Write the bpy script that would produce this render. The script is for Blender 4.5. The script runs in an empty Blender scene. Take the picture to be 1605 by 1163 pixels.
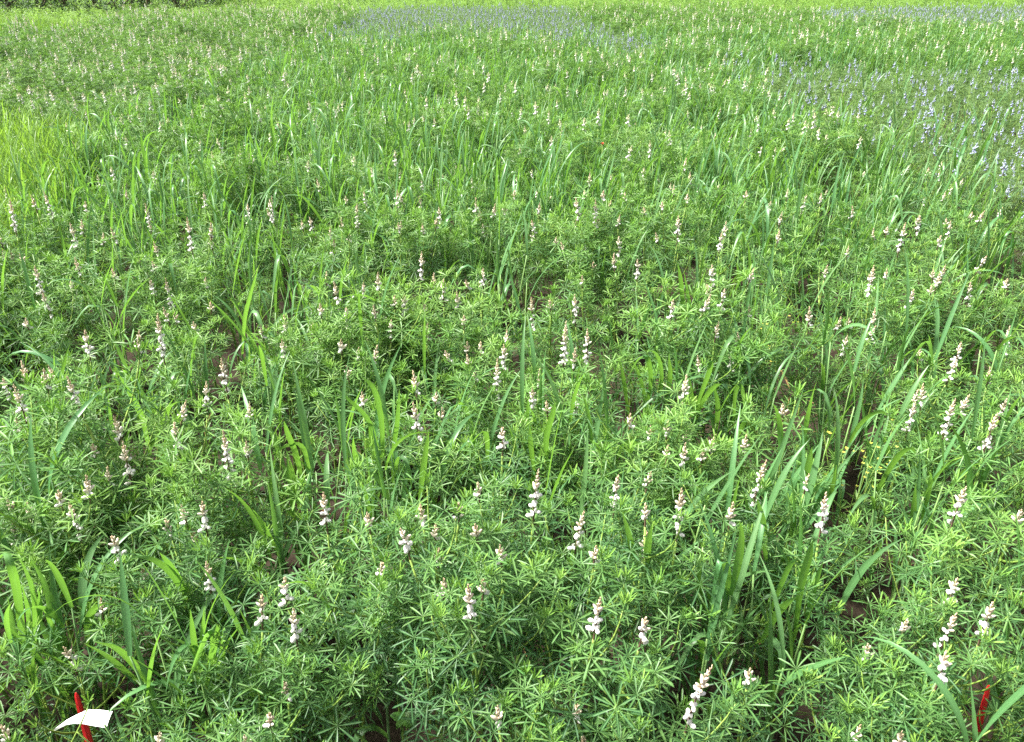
import bpy, math
import numpy as np
from mathutils import Vector, Matrix

# ------------------------------------------------------------------ camera, world, sun, exposure
scene = bpy.context.scene
CAM_Z, PITCH, FPX, CX, CY = 1.62, math.radians(27.3), 1260.0, 802.5, 581.5
cam_data = bpy.data.cameras.new('camera')
cam_data.sensor_fit = 'HORIZONTAL'; cam_data.sensor_width = 36.0
cam_data.lens = 36.0 * FPX / 1605.0
cam_data.clip_start = 0.02; cam_data.clip_end = 2000
cam = bpy.data.objects.new('camera', cam_data)
scene.collection.objects.link(cam)
cam.location = (0, 0, CAM_Z)
cam.rotation_euler = (math.radians(90) - PITCH, 0, 0)
scene.camera = cam

SUN_EL, SUN_AZ = math.radians(54), math.radians(-88)      # azimuth clockwise from +Y (view direction)
world = bpy.data.worlds.new('World'); scene.world = world
world.use_nodes = True
wn = world.node_tree; wn.nodes.clear()
sky = wn.nodes.new('ShaderNodeTexSky'); sky.sky_type = 'NISHITA'; sky.sun_disc = False
sky.sun_elevation = SUN_EL; sky.sun_rotation = SUN_AZ
sky.air_density = 1.0; sky.dust_density = 4.0; sky.ozone_density = 1.0
hs = wn.nodes.new('ShaderNodeHueSaturation'); hs.inputs['Saturation'].default_value = 0.35   # bright thin cloud
bg = wn.nodes.new('ShaderNodeBackground'); bg.inputs['Strength'].default_value = 0.085
wo = wn.nodes.new('ShaderNodeOutputWorld')
wn.links.new(sky.outputs[0], hs.inputs['Color']); wn.links.new(hs.outputs[0], bg.inputs['Color'])
wn.links.new(bg.outputs[0], wo.inputs['Surface'])
sun_data = bpy.data.lights.new('sun', 'SUN'); sun_data.energy = 4.8; sun_data.angle = math.radians(6)
sun_data.color = (1.0, 0.96, 0.88)
sun = bpy.data.objects.new('sun', sun_data); scene.collection.objects.link(sun)
sd = Vector((math.sin(SUN_AZ) * math.cos(SUN_EL), math.cos(SUN_AZ) * math.cos(SUN_EL), math.sin(SUN_EL)))
sun.rotation_euler = (-sd).to_track_quat('-Z', 'Y').to_euler()
sun.location = (-4, 8, 14)
vs = scene.view_settings
vs.view_transform = 'Standard'; vs.look = 'None'; vs.gamma = 1.0; vs.use_curve_mapping = False
vs.exposure = 1.6
scene.render.engine = 'CYCLES'
scene.cycles.max_bounces = 5; scene.cycles.diffuse_bounces = 3; scene.cycles.glossy_bounces = 2; scene.cycles.transmission_bounces = 3
scene.cycles.use_adaptive_sampling = True; scene.cycles.adaptive_threshold = 0.02
scene.cycles.use_denoising = False

# ------------------------------------------------------------------ photo geometry <-> place
ct, st = math.cos(PITCH), math.sin(PITCH)
def P(px, py, z):
    """the point at height z that the photograph shows at pixel (px, py)"""
    u, v = (px - CX) / FPX, (py - CY) / FPX
    d = np.array([u, ct - v * st, -st - v * ct])
    k = (z - CAM_Z) / d[2]
    return np.array([0, 0, CAM_Z]) + d * k
def proj(p):
    p = np.atleast_2d(p); y, z = p[:, 1], p[:, 2] - CAM_Z
    depth = y * ct - z * st
    up = y * st + z * ct
    return CX + FPX * p[:, 0] / depth, CY - FPX * up / depth, depth

# ------------------------------------------------------------------ materials
def new_mat(name):
    m = bpy.data.materials.new(name); m.use_nodes = True
    m.node_tree.nodes.clear(); return m, m.node_tree
def nd(nt, t, **kw):
    n = nt.nodes.new(t)
    for k, v in kw.items(): setattr(n, k, v)
    return n
def mixc(nt, fac, a, b, blend='MIX'):
    n = nd(nt, 'ShaderNodeMix', data_type='RGBA', blend_type=blend)
    for sock, val in ((0, fac), (6, a), (7, b)):
        if hasattr(val, 'is_output') or hasattr(val, 'links'): nt.links.new(val, n.inputs[sock])
        else: n.inputs[sock].default_value = (*val, 1) if isinstance(val, (tuple, list)) else val
    return n.outputs[2]
def attr(nt, name): return nd(nt, 'ShaderNodeAttribute', attribute_name=name).outputs['Fac']
def mapr(nt, v, a, b, c, d):
    n = nd(nt, 'ShaderNodeMapRange'); nt.links.new(v, n.inputs[0])
    for i, x in enumerate((a, b, c, d)): n.inputs[i + 1].default_value = x
    return n.outputs[0]
def leaf_mat(name, old, young, under, rib, trans, rough=0.45, spec=0.4, tmix=0.35, var=0.28, patch=0.0):
    m, nt = new_mat(name)
    c = mixc(nt, attr(nt, 'age'), old, young)
    oi = nd(nt, 'ShaderNodeObjectInfo')
    geo = nd(nt, 'ShaderNodeNewGeometry')
    tn = attr(nt, 'tint')
    c = mixc(nt, geo.outputs['Backfacing'], c, mixc(nt, 0.55, c, under))
    ribf = nd(nt, 'ShaderNodeMath', operation='POWER'); nt.links.new(attr(nt, 'rib'), ribf.inputs[0]); ribf.inputs[1].default_value = 4
    r2 = nd(nt, 'ShaderNodeMath', operation='MULTIPLY'); nt.links.new(ribf.outputs[0], r2.inputs[0]); r2.inputs[1].default_value = 0.6
    c = mixc(nt, r2.outputs[0], c, rib)
    h = nd(nt, 'ShaderNodeHueSaturation')
    s = nd(nt, 'ShaderNodeMath', operation='ADD'); nt.links.new(tn, s.inputs[0]); nt.links.new(oi.outputs['Random'], s.inputs[1])
    nt.links.new(mapr(nt, s.outputs[0], 0, 2, 1 - var, 1 + var), h.inputs['Value'])
    w = nd(nt, 'ShaderNodeMath', operation='SUBTRACT'); nt.links.new(tn, w.inputs[0]); nt.links.new(oi.outputs['Random'], w.inputs[1])
    nt.links.new(mapr(nt, w.outputs[0], -1, 1, 0.478, 0.522), h.inputs['Hue'])
    nt.links.new(c, h.inputs['Color'])
    col = h.outputs[0]
    p = nd(nt, 'ShaderNodeBsdfPrincipled'); nt.links.new(col, p.inputs['Base Color'])
    p.inputs['Roughness'].default_value = rough; p.inputs['Specular IOR Level'].default_value = spec
    t = nd(nt, 'ShaderNodeBsdfTranslucent')
    nt.links.new(mixc(nt, 0.75, col, trans), t.inputs['Color'])
    mx = nd(nt, 'ShaderNodeMixShader'); mx.inputs[0].default_value = tmix
    nt.links.new(p.outputs[0], mx.inputs[1]); nt.links.new(t.outputs[0], mx.inputs[2])
    o = nd(nt, 'ShaderNodeOutputMaterial'); nt.links.new(mx.outputs[0], o.inputs['Surface'])
    return m
def plain_mat(name, a, b, rough=0.6, spec=0.3, tmix=0.0, trans=(1, 1, 1)):
    """two-tone by the pieces' own tint, optional translucency"""
    m, nt = new_mat(name)
    c = mixc(nt, attr(nt, 'tint'), a, b)
    p = nd(nt, 'ShaderNodeBsdfPrincipled'); nt.links.new(c, p.inputs['Base Color'])
    p.inputs['Roughness'].default_value = rough; p.inputs['Specular IOR Level'].default_value = spec
    out = p.outputs[0]
    if tmix:
        t = nd(nt, 'ShaderNodeBsdfTranslucent'); nt.links.new(mixc(nt, 0.5, c, trans), t.inputs['Color'])
        mx = nd(nt, 'ShaderNodeMixShader'); mx.inputs[0].default_value = tmix
        nt.links.new(out, mx.inputs[1]); nt.links.new(t.outputs[0], mx.inputs[2]); out = mx.outputs[0]
    o = nd(nt, 'ShaderNodeOutputMaterial'); nt.links.new(out, o.inputs['Surface'])
    return m
MATS = {
    'leaf': leaf_mat('lupin_leaf', (0.036, 0.108, 0.043), (0.195, 0.365, 0.062), (0.085, 0.18, 0.08), (0.19, 0.36, 0.10), (0.22, 0.44, 0.03), rough=0.45, spec=0.36, tmix=0.3, var=0.36),
    'leaf_olive': leaf_mat('blue_lupin_leaf', (0.070, 0.150, 0.054), (0.16, 0.27, 0.075), (0.17, 0.28, 0.12), (0.25, 0.38, 0.16), (0.25, 0.42, 0.08)),
    'stem': plain_mat('lupin_stem', (0.16, 0.28, 0.05), (0.24, 0.34, 0.07), 0.5, 0.35),
    'rachis': plain_mat('flower_stalk', (0.10, 0.055, 0.045), (0.16, 0.13, 0.06), 0.6, 0.3),
    'petal': plain_mat('white_petal', (0.84, 0.80, 0.76), (0.90, 0.87, 0.84), 0.55, 0.3, 0.2, (0.9, 0.88, 0.85)),
    'bud_pale': plain_mat('pale_bud', (0.60, 0.56, 0.32), (0.80, 0.76, 0.62), 0.6, 0.3, 0.15, (0.8, 0.7, 0.4)),
    'bud': plain_mat('tan_bud', (0.62, 0.47, 0.30), (0.84, 0.77, 0.66), 0.6, 0.3, 0.15, (0.8, 0.6, 0.4)),
    'calyx': plain_mat('calyx', (0.16, 0.10, 0.09), (0.30, 0.26, 0.14), 0.6, 0.3),
    'petal_blue': plain_mat('blue_petal', (0.36, 0.40, 0.72), (0.54, 0.58, 0.84), 0.55, 0.3, 0.25, (0.6, 0.6, 0.85)),
    'bud_blue': plain_mat('blue_bud', (0.26, 0.32, 0.36), (0.42, 0.46, 0.56), 0.6, 0.3),
    'blade': leaf_mat('cereal_blade', (0.070, 0.190, 0.055), (0.12, 0.27, 0.05), (0.11, 0.24, 0.11), (0.15, 0.30, 0.12), (0.22, 0.46, 0.04), 0.38, 0.5, 0.4, 0.25),
    'stalk': plain_mat('cereal_stalk', (0.13, 0.25, 0.09), (0.20, 0.33, 0.10), 0.45, 0.4),
    'blade_bright': leaf_mat('young_cereal_blade', (0.13, 0.275, 0.042), (0.19, 0.34, 0.05), (0.16, 0.29, 0.08), (0.2, 0.34, 0.10), (0.26, 0.45, 0.04), 0.4, 0.4, 0.42, 0.2),
    'crop': leaf_mat('far_crop_leaf', (0.16, 0.30, 0.06), (0.22, 0.37, 0.08), (0.2, 0.34, 0.10), (0.22, 0.36, 0.1), (0.28, 0.48, 0.07), 0.5, 0.3, 0.4, 0.2),
    'shrub': leaf_mat('shrub_leaf', (0.045, 0.105, 0.045), (0.08, 0.16, 0.05), (0.07, 0.12, 0.06), (0.08, 0.14, 0.06), (0.10, 0.22, 0.03), 0.45, 0.4, 0.25, 0.3),
    'bark': plain_mat('bark', (0.10, 0.075, 0.05), (0.16, 0.12, 0.08), 0.85, 0.2),
    'yellow': plain_mat('yellow_petal', (0.56, 0.55, 0.08), (0.66, 0.64, 0.14), 0.5, 0.3, 0.2, (0.9, 0.8, 0.1)),
    'poppy': plain_mat('poppy_petal', (0.50, 0.08, 0.03), (0.56, 0.12, 0.05), 0.5, 0.3, 0.25, (0.9, 0.1, 0.05)),
    'dry': plain_mat('dry_straw', (0.28, 0.16, 0.07), (0.42, 0.30, 0.14), 0.75, 0.2),
}
# pegs and paper
m, nt = new_mat('red_plastic')
p_ = nd(nt, 'ShaderNodeBsdfPrincipled'); no = nd(nt, 'ShaderNodeTexNoise'); no.inputs['Scale'].default_value = 90
nt.links.new(mixc(nt, no.outputs['Fac'], (0.74, 0.015, 0.022), (0.84, 0.03, 0.04)), p_.inputs['Base Color'])
p_.inputs['Roughness'].default_value = 0.42
bp = nd(nt, 'ShaderNodeBump'); bp.inputs['Strength'].default_value = 0.12; bp.inputs['Distance'].default_value = 0.002
nt.links.new(no.outputs['Fac'], bp.inputs['Height']); nt.links.new(bp.outputs[0], p_.inputs['Normal'])
o_ = nd(nt, 'ShaderNodeOutputMaterial'); nt.links.new(p_.outputs[0], o_.inputs['Surface'])
MATS['red'] = m
MATS['paper'] = plain_mat('white_paper', (0.86, 0.86, 0.87), (0.88, 0.88, 0.88), 0.8, 0.2)
# soil near, grassy ground farther out
m, nt = new_mat('soil')
tc = nd(nt, 'ShaderNodeNewGeometry').outputs['Position']
n1 = nd(nt, 'ShaderNodeTexNoise'); n1.inputs['Scale'].default_value = 9; n1.inputs['Detail'].default_value = 8; n1.inputs['Roughness'].default_value = 0.7
n2 = nd(nt, 'ShaderNodeTexNoise'); n2.inputs['Scale'].default_value = 70; n2.inputs['Detail'].default_value = 6
for n in (n1, n2): nt.links.new(tc, n.inputs['Vector'])
soil = mixc(nt, mapr(nt, n1.outputs['Fac'], 0.3, 0.7, 0, 1), (0.016, 0.011, 0.008), (0.040, 0.028, 0.019))
soil = mixc(nt, mapr(nt, n2.outputs['Fac'], 0.35, 0.75, 0, 0.6), soil, (0.06, 0.045, 0.032))
sx = nd(nt, 'ShaderNodeSeparateXYZ'); nt.links.new(tc, sx.inputs[0])
far = mapr(nt, sx.outputs['Y'], 34, 40, 0, 1)
n3 = nd(nt, 'ShaderNodeTexNoise'); n3.inputs['Scale'].default_value = 1.5; n3.inputs['Detail'].default_value = 8; nt.links.new(tc, n3.inputs['Vector'])
grass = mixc(nt, n3.outputs['Fac'], (0.12, 0.24, 0.035), (0.22, 0.38, 0.06))
p_ = nd(nt, 'ShaderNodeBsdfPrincipled'); nt.links.new(mixc(nt, far, soil, grass), p_.inputs['Base Color'])
p_.inputs['Roughness'].default_value = 0.95; p_.inputs['Specular IOR Level'].default_value = 0.15
ad = nd(nt, 'ShaderNodeMath', operation='ADD'); nt.links.new(n1.outputs['Fac'], ad.inputs[0]); nt.links.new(n2.outputs['Fac'], ad.inputs[1])
bp = nd(nt, 'ShaderNodeBump'); bp.inputs['Strength'].default_value = 0.8; bp.inputs['Distance'].default_value = 0.012
nt.links.new(ad.outputs[0], bp.inputs['Height']); nt.links.new(bp.outputs[0], p_.inputs['Normal'])
o_ = nd(nt, 'ShaderNodeOutputMaterial'); nt.links.new(p_.outputs[0], o_.inputs['Surface'])
MATS['soil'] = m
MK = list(MATS); MI = {k: i for i, k in enumerate(MK)}

# ------------------------------------------------------------------ geometry pieces: (V, T, M, A)  A = tint, rib, age
def G(V, T, mat, tint=0.5, rib=None, age=0.0):
    V = np.asarray(V, float); T = np.asarray(T, int).reshape(-1, 3)
    A = np.zeros((len(V), 3)); A[:, 0] = tint; A[:, 2] = age
    if rib is not None: A[:, 1] = rib
    return V, T, np.full(len(T), MI[mat]), A
def join(gs):
    gs = [g for g in gs if len(g[1])]
    off = np.cumsum([0] + [len(g[0]) for g in gs])[:-1]
    return (np.concatenate([g[0] for g in gs]), np.concatenate([g[1] + o for g, o in zip(gs, off)]),
            np.concatenate([g[2] for g in gs]), np.concatenate([g[3] for g in gs]))
def xf(g, M4, tint=None):
    V = g[0] @ M4[:3, :3].T + M4[:3, 3]
    A = g[3]
    if tint is not None: A = A.copy(); A[:, 0] = np.clip(A[:, 0] + tint, 0, 1)
    return V, g[1], g[2], A
def remat(g, table):
    M_ = g[2].copy()
    for a, b in table.items(): M_[g[2] == MI[a]] = MI[b]
    return g[0], g[1], M_, g[3]
def to_mesh(name, g, smooth=False):
    V, T, M_, A = g
    me = bpy.data.meshes.new(name)
    me.vertices.add(len(V)); me.vertices.foreach_set('co', V.astype(np.float32).ravel())
    me.loops.add(T.size); me.loops.foreach_set('vertex_index', T.astype(np.int32).ravel())
    me.polygons.add(len(T)); me.polygons.foreach_set('loop_start', (np.arange(len(T)) * 3).astype(np.int32))
    used = np.unique(M_); remap = np.zeros(len(MK), int)
    for i, u in enumerate(used): me.materials.append(MATS[MK[u]]); remap[u] = i
    me.polygons.foreach_set('material_index', remap[M_].astype(np.int32))
    sm = np.full(len(T), bool(smooth))
    if smooth == 'auto': sm = ~np.isin(M_, [MI[k] for k in ('leaf', 'leaf_olive', 'crop', 'shrub')])
    me.polygons.foreach_set('use_smooth', sm)
    for i, n in enumerate(('tint', 'rib', 'age')):
        a = me.attributes.new(n, 'FLOAT', 'POINT'); a.data.foreach_set('value', A[:, i].astype(np.float32))
    me.update(calc_edges=True); me.validate()
    return me
def rotz(a): c, s = math.cos(a), math.sin(a); return np.array([[c, -s, 0], [s, c, 0], [0, 0, 1.0]])
def rotx(a): c, s = math.cos(a), math.sin(a); return np.array([[1.0, 0, 0], [0, c, -s], [0, s, c]])
def roty(a): c, s = math.cos(a), math.sin(a); return np.array([[c, 0, s], [0, 1.0, 0], [-s, 0, c]])
def m4(R, t=(0, 0, 0), s=1.0):
    M = np.eye(4); M[:3, :3] = R * s; M[:3, 3] = t; return M
def align_z(d):
    d = d / np.linalg.norm(d); x = np.cross([0, 1, 0], d); x /= np.linalg.norm(x); return np.stack([x, np.cross(d, x), d], 1)
def tube(pts, rad, sides, mat, tint=0.5, cap=True, age=0.0):
    pts = np.asarray(pts, float); n = len(pts)
    V = []
    for i in range(n):
        d = pts[min(i + 1, n - 1)] - pts[max(i - 1, 0)]
        ref = np.array([1.0, 0, 0]) if abs(d[0]) < 0.8 * np.linalg.norm(d) else np.array([0, 0, 1.0])
        a = np.cross(d, ref); a /= np.linalg.norm(a); b = np.cross(d, a); b /= np.linalg.norm(b)
        for k in range(sides):
            t = 2 * math.pi * k / sides
            V.append(pts[i] + rad[i] * (math.cos(t) * a + math.sin(t) * b))
    T = []
    for i in range(n - 1):
        for k in range(sides):
            a, b = i * sides + k, i * sides + (k + 1) % sides
            T += [(a, b + sides, b), (a, a + sides, b + sides)]
    if cap: T += [((n - 1) * sides, (n - 1) * sides + k + 1, (n - 1) * sides + k) for k in range(1, sides - 1)]
    return G(V, T, mat, tint, age=age)
def ellipsoid(c, r, mat, nu=6, nv=4, tint=0.5, squash=0.0):
    V = [(0, 0, -1)]
    for j in range(1, nv):
        ph = -math.pi / 2 + math.pi * j / nv
        for k in range(nu):
            t = 2 * math.pi * k / nu; V.append((math.cos(ph) * math.cos(t), math.cos(ph) * math.sin(t), math.sin(ph)))
    V.append((0, 0, 1)); V = np.array(V)
    V[:, :2] *= (1 - squash * V[:, 2:3])
    T = [(0, 1 + (k + 1) % nu, 1 + k) for k in range(nu)]
    for j in range(nv - 2):
        for k in range(nu):
            a, b = 1 + j * nu + k, 1 + j * nu + (k + 1) % nu
            T += [(a, b, b + nu), (a, b + nu, a + nu)]
    L = len(V) - 1; o = 1 + (nv - 2) * nu
    T += [(L, o + k, o + (k + 1) % nu) for k in range(nu)]
    return G(V * np.array(r) + np.array(c), T, mat, tint)

# ---- lupin leaf: petiole + a hand of narrow folded leaflets
def make_leaf(r, cls):
    pr = dict(A=(.034, .052, 52, 12, 20, .044, .10, 0.24), B=(.045, .066, 34, 24, 6, .047, .18, 0.03),
              C=(.050, .072, 12, 42, -4, .046, .34, 0.0), D=(.008, .02, 68, 6, 58, .026, -.05, 0.9))[cls]
    pet = r.uniform(pr[0], pr[1]); pe = math.radians(pr[2] + r.normal(0, 8)); tilt = math.radians(pr[3] + r.normal(0, 8))
    cup = math.radians(pr[4] + r.normal(0, 5)); L0 = pr[5] * r.uniform(.9, 1.1); droop = pr[6] + r.normal(0, .05); age = min(1, max(0, pr[7] + r.normal(0, .1)))
    hub = np.array([math.cos(pe) * pet, 0, math.sin(pe) * pet])
    mid = hub * .5 + np.array([0, 0, -.1 * pet])
    gs = [tube([(0, 0, 0), mid, hub], [.0011, .0009, .0008], 3, 'leaf', 0.7, False, max(age, 0.55))]
    N = np.array([math.sin(tilt), 0, math.cos(tilt)]); X = np.array([math.cos(tilt), 0, -math.sin(tilt)]); Y = np.array([0, 1.0, 0])
    n = int(r.choice([6, 7, 7, 8, 8, 9])) if cls != 'D' else 6
    w0 = (.0019 if cls != 'D' else .0013) * r.uniform(.9, 1.2)
    for i in range(n):
        ph = math.radians(-158 + 316 * i / (n - 1)) + r.normal(0, .09)
        L = L0 * (0.78 + 0.22 * math.cos(ph / 2)) * r.uniform(.9, 1.08)
        c = cup + r.normal(0, .10)
        d = (math.cos(ph) * X + math.sin(ph) * Y) * math.cos(c) + N * math.sin(c)
        side = np.cross(N, d); side /= np.linalg.norm(side); nn = np.cross(d, side)
        dr = droop + r.normal(0, .06); fold = r.uniform(.25, .6)
        V = [hub]; rib = [1]
        for s, w in ((.40, .88), (.84, 1.0)):
            p = hub + d * L * s - nn * dr * L * s * s; w = w * w0
            V += [p + side * w + nn * w * fold, p, p - side * w + nn * w * fold]; rib += [0, 1, 0]
        V.append(hub + d * L - nn * dr * L); rib.append(.5)
        T = [(0, 2, 1), (0, 3, 2), (1, 2, 5), (1, 5, 4), (2, 3, 6), (2, 6, 5), (4, 5, 7), (5, 6, 7)]
        gs.append(G(V, T, 'leaf', np.clip(0.5 + r.normal(0, .12), 0, 1), rib, age))
    return join(gs)
R0 = np.random.default_rng(11)
LEAF = {c: [make_leaf(R0, c) for _ in range(6)] for c in 'ABCD'}
LEAF['C'][5][3][:, 2] = 1.0; LEAF['C'][5][3][:, 0] = .95      # a yellowing lower leaf
LEAF_MESH = {c: [to_mesh('leaf', g) for g in LEAF[c]] for c in 'ABCD'}

# ---- pea flower: puffed wings, upright banner folded back, small calyx; local +X points away from the stalk
def make_flower(r):
    wings = ellipsoid((.0095, 0, -.0002), (.0072, .0043, .0050), 'petal', 7, 5, r.uniform(.3, 1))
    V, T = [], []
    for j in range(4):
        v = j / 3
        for i in range(5):
            u = (i - 2) / 2
            wv = math.sin(math.pi * min(1, .25 + .62 * v)) * .0072
            V.append((.005 + .004 * v - .0052 * u * u * (.4 + v), u * wv, .0015 + v * .0115 - .002 * u * u * v))
    for j in range(3):
        for i in range(4):
            a = j * 5 + i; T += [(a, a + 1, a + 6), (a, a + 6, a + 5)]
    ban = G(V, T, 'petal', r.uniform(.2, .9))
    cal = tube([(0, 0, 0), (.0035, 0, .0002), (.0058, 0, .0006)], [.0007, .0026, .0022], 5, 'calyx', r.uniform(0, 1))
    return join([wings, ban, cal])
FLOWER = [make_flower(R0) for _ in range(4)]
FLOWER_MESH = [to_mesh('flower', g, True) for g in FLOWER]
BUD = [join([ellipsoid((0, 0, .5), (.2, .2, .5), 'bud', 5, 4, t, .25), ellipsoid((0, 0, .14), (.17, .17, .16), 'calyx', 4, 3, .8)]) for t in (0.1, .5, .9)]

def gen_spike(r, L, sparse=False):
    """flower spike along +Z from its stalk base; returns stalk-and-buds piece, flower matrices"""
    bend = r.normal(0, .05, 2)
    def pt(z): t = z / L; return np.array([bend[0] * L * t * t, bend[1] * L * t * t, z])
    zs = np.linspace(0, L * .97, 6)
    gs = [tube([pt(z) for z in zs], [.0021 - .0012 * (z / L) for z in zs], 5, 'rachis', r.uniform(0, .6))]
    fl = []
    frac = .62 if L > .07 else .38
    z = .10 * L + .008; az = r.uniform(0, 6.28)
    while z < L * frac:
        az += 2.4 + r.normal(0, .25)
        if r.random() < (.28 if sparse else .10): z += .007; continue
        t = z / (L * frac)
        el = math.radians(-4 + 34 * t + r.normal(0, 8))
        R = rotz(az) @ roty(-el) @ rotx(r.normal(0, .2))
        fl.append(m4(R, pt(z) + R @ np.array([.0012, 0, 0]), r.uniform(.92, 1.10) * (1.0 - .28 * t)))
        z += .0082 * r.uniform(.75, 1.3)
    z = L * frac
    while z < L:
        t = (z - L * frac) / (L * (1 - frac)); az += 2.4
        k = (.0125 * (1 - t) + .0048) * r.uniform(.85, 1.15)
        R = rotz(az) @ roty(math.radians(38 * (1 - t) + 8))
        b = BUD[int(min(2, max(0, (1 - t) * 2.6 + r.normal(0, .4))))]
        gs.append(xf(b, m4(R, pt(min(z, L * .97)), k), r.normal(0, .08)))
        z += .0034
    return join(gs), fl

def gen_plant(r, h, spread=1.0, nbr=None, dense=1.0):
    """stem piece, leaf placements (class, index, matrix), top point and direction, side spikes"""
    lean = r.normal(0, .07, 2)
    def pm(t): return np.array([lean[0] * h * t ** 1.6, lean[1] * h * t ** 1.6, h * t])
    ts = np.linspace(0, 1, 7)
    tint = r.uniform(.1, .9)
    gs = [tube([pm(t) for t in ts], [.0040 - .0016 * t for t in ts], 5, 'stem', tint)]
    leaves = []
    def put(cls, p, az, s):
        R = rotz(az) @ roty(r.normal(0, .16)) @ rotx(r.normal(0, .2))
        leaves.append((cls, int(r.integers(6)), m4(R, p, s)))
    az = r.uniform(0, 6.28); z = .19 + .05 * r.random()
    while z < h:
        t = z / h; az += 2.4 + r.normal(0, .2)
        put('C' if t < .45 else ('B' if t < .8 else 'A'), pm(t), az, r.uniform(.75, 1.18) * (1 if t < .9 else .82))
        z += .021 / dense * r.uniform(.8, 1.2)
    tips = []
    nb = nbr if nbr is not None else int(r.integers(5, 7))
    ba = r.uniform(0, 6.28)
    for b in range(nb):
        t0 = .36 + .54 * (b + r.random()) / nb; ba += 2.4 + r.normal(0, .3)
        p0 = pm(t0); Lb = (.27 - .15 * t0) * r.uniform(.75, 1.15) * spread
        e0 = math.radians(38 + r.normal(0, 8)); e1 = math.radians(70 + r.normal(0, 8))
        pts = [p0]; k = 5
        for i in range(k):
            e = e0 + (e1 - e0) * i / (k - 1); pts.append(pts[-1] + Lb / k * np.array([math.cos(ba) * math.cos(e), math.sin(ba) * math.cos(e), math.sin(e)]))
        gs.append(tube(pts, np.linspace(.0024, .0013, k + 1), 4, 'stem', tint))
        nl = max(5, int(Lb / .0185 * dense)); a2 = r.uniform(0, 6.28)
        for i in range(nl):
            s = .25 + .75 * (i + .5) / nl; a2 += 2.4 + r.normal(0, .25)
            f = s * k; i0 = min(k - 1, int(f)); p = pts[i0] * (1 - (f - i0)) + pts[i0 + 1] * (f - i0)
            cls = 'A' if (s > .6 and t0 > .4) else ('B' if t0 > .3 or s > .5 else 'C')
            put(cls, p, a2, r.uniform(.7, 1.15) * (1 - .2 * s))
        for i in range(3): put('D', pts[-1], r.uniform(0, 6.28), r.uniform(.8, 1.2))
        d = pts[-1] - pts[-2]; tips.append((pts[-1], d / np.linalg.norm(d)))
    d = pm(1) - pm(.85)
    d = d / np.linalg.norm(d) + np.array([0, 0, 1.2])
    return dict(stem=join(gs), leaves=leaves, top=pm(1), dir=d / np.linalg.norm(d), tips=[(a_, (b_ + np.array([0, 0, 1.0])) / np.linalg.norm(b_ + np.array([0, 0, 1.0]))) for a_, b_ in tips])

# ---- cereal: blades (local +X outward) and stalks
def make_blade(r, L, W, e0, bend, kink=None, age=0.0, mat='blade', ns=10, twist=0.6):
    n = ns; p = np.zeros(3); az = 0.0; V, rib = [], []
    caz = r.normal(0, .25); tw0 = r.normal(0, .25); tw = r.normal(0, twist); pw = r.uniform(1.4, 2.4)
    for i in range(n + 1):
        s = i / n
        if kink is None: e = e0 - bend * s ** pw
        else: e = e0 - .15 * bend * s - bend * .85 * (1 / (1 + math.exp(-(s - kink) * 22)))
        az = caz * s
        d = np.array([math.cos(e) * math.cos(az), math.cos(e) * math.sin(az), math.sin(e)])
        if i: p = p + d * L / n
        sd_ = np.array([-math.sin(az), math.cos(az), 0.0]); up = np.cross(d, sd_)
        a = tw0 + tw * s; sv = sd_ * math.cos(a) + up * math.sin(a); uv = np.cross(d, sv)
        w = W * min(1, .55 + 1.3 * s) * (1 - max(0, (s - .35) / .65) ** 1.8)
        w = max(w, .0003); f = .30
        V += [p + sv * w + uv * w * f, p.copy(), p - sv * w + uv * w * f]; rib += [0, 1, 0]
    T = []
    for i in range(n):
        a = i * 3
        T += [(a, a + 1, a + 4), (a, a + 4, a + 3), (a + 1, a + 2, a + 5), (a + 1, a + 5, a + 4)]
    T = [(x, z, y) for x, y, z in T]
    g = G(V, T, mat, r.uniform(.2, .8), rib, age)
    g[3][:, 2] = np.clip(age + .45 * np.repeat(np.linspace(0, 1, n + 1), 3) ** 3, 0, 1)      # paler towards the tip
    return g
def gen_tuft(r, nt_, h, arch=0.35, big=1.0, mat='blade', ns=10, wide=1.0):
    stalks, blades = [], []
    for k in range(nt_):
        a = r.uniform(0, 6.28); rr = r.uniform(0, .06) * math.sqrt(nt_ / 4); base = np.array([rr * math.cos(a), rr * math.sin(a), 0])
        la = a + r.normal(0, .6); lean = abs(r.normal(0, .10)) + .03; hs_ = h * r.uniform(.5, .8)
        pts = [base + np.array([math.cos(la) * lean * t * hs_, math.sin(la) * lean * t * hs_, t * hs_]) for t in np.linspace(0, 1, 5)]
        stalks.append(tube(pts, [.0036, .0033, .003, .0026, .0018], 5, 'stalk', r.uniform(0, 1)))
        nb = int(r.integers(3, 6)); ba = r.uniform(0, 6.28)
        for j in range(nb):
            t = .30 + .70 * j / (nb - 1); f = t * 4; i0 = min(3, int(f)); q = pts[i0] + (pts[i0 + 1] - pts[i0]) * (f - i0)
            ba += math.pi + r.normal(0, .5)
            L = r.uniform(.17, .30) * big; W = r.uniform(.0046, .0080) * big * wide
            age = .15 + .5 * r.random() * t
            u = r.random()
            if u < arch * .45: g = make_blade(r, L * 1.1, W * 1.2, math.radians(r.uniform(62, 80)), math.radians(r.uniform(120, 165)), r.uniform(.42, .62), age, mat, ns)
            elif u < arch: g = make_blade(r, L * 1.1, W * 1.15, math.radians(r.uniform(60, 80)), math.radians(r.uniform(60, 115)), None, age, mat, ns)
            else: g = make_blade(r, L, W, math.radians(r.uniform(66, 84)), math.radians(r.uniform(5, 45)), None, age, mat, ns)
            blades.append(xf(g, m4(rotz(ba), q)))
    return stalks, blades

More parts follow.
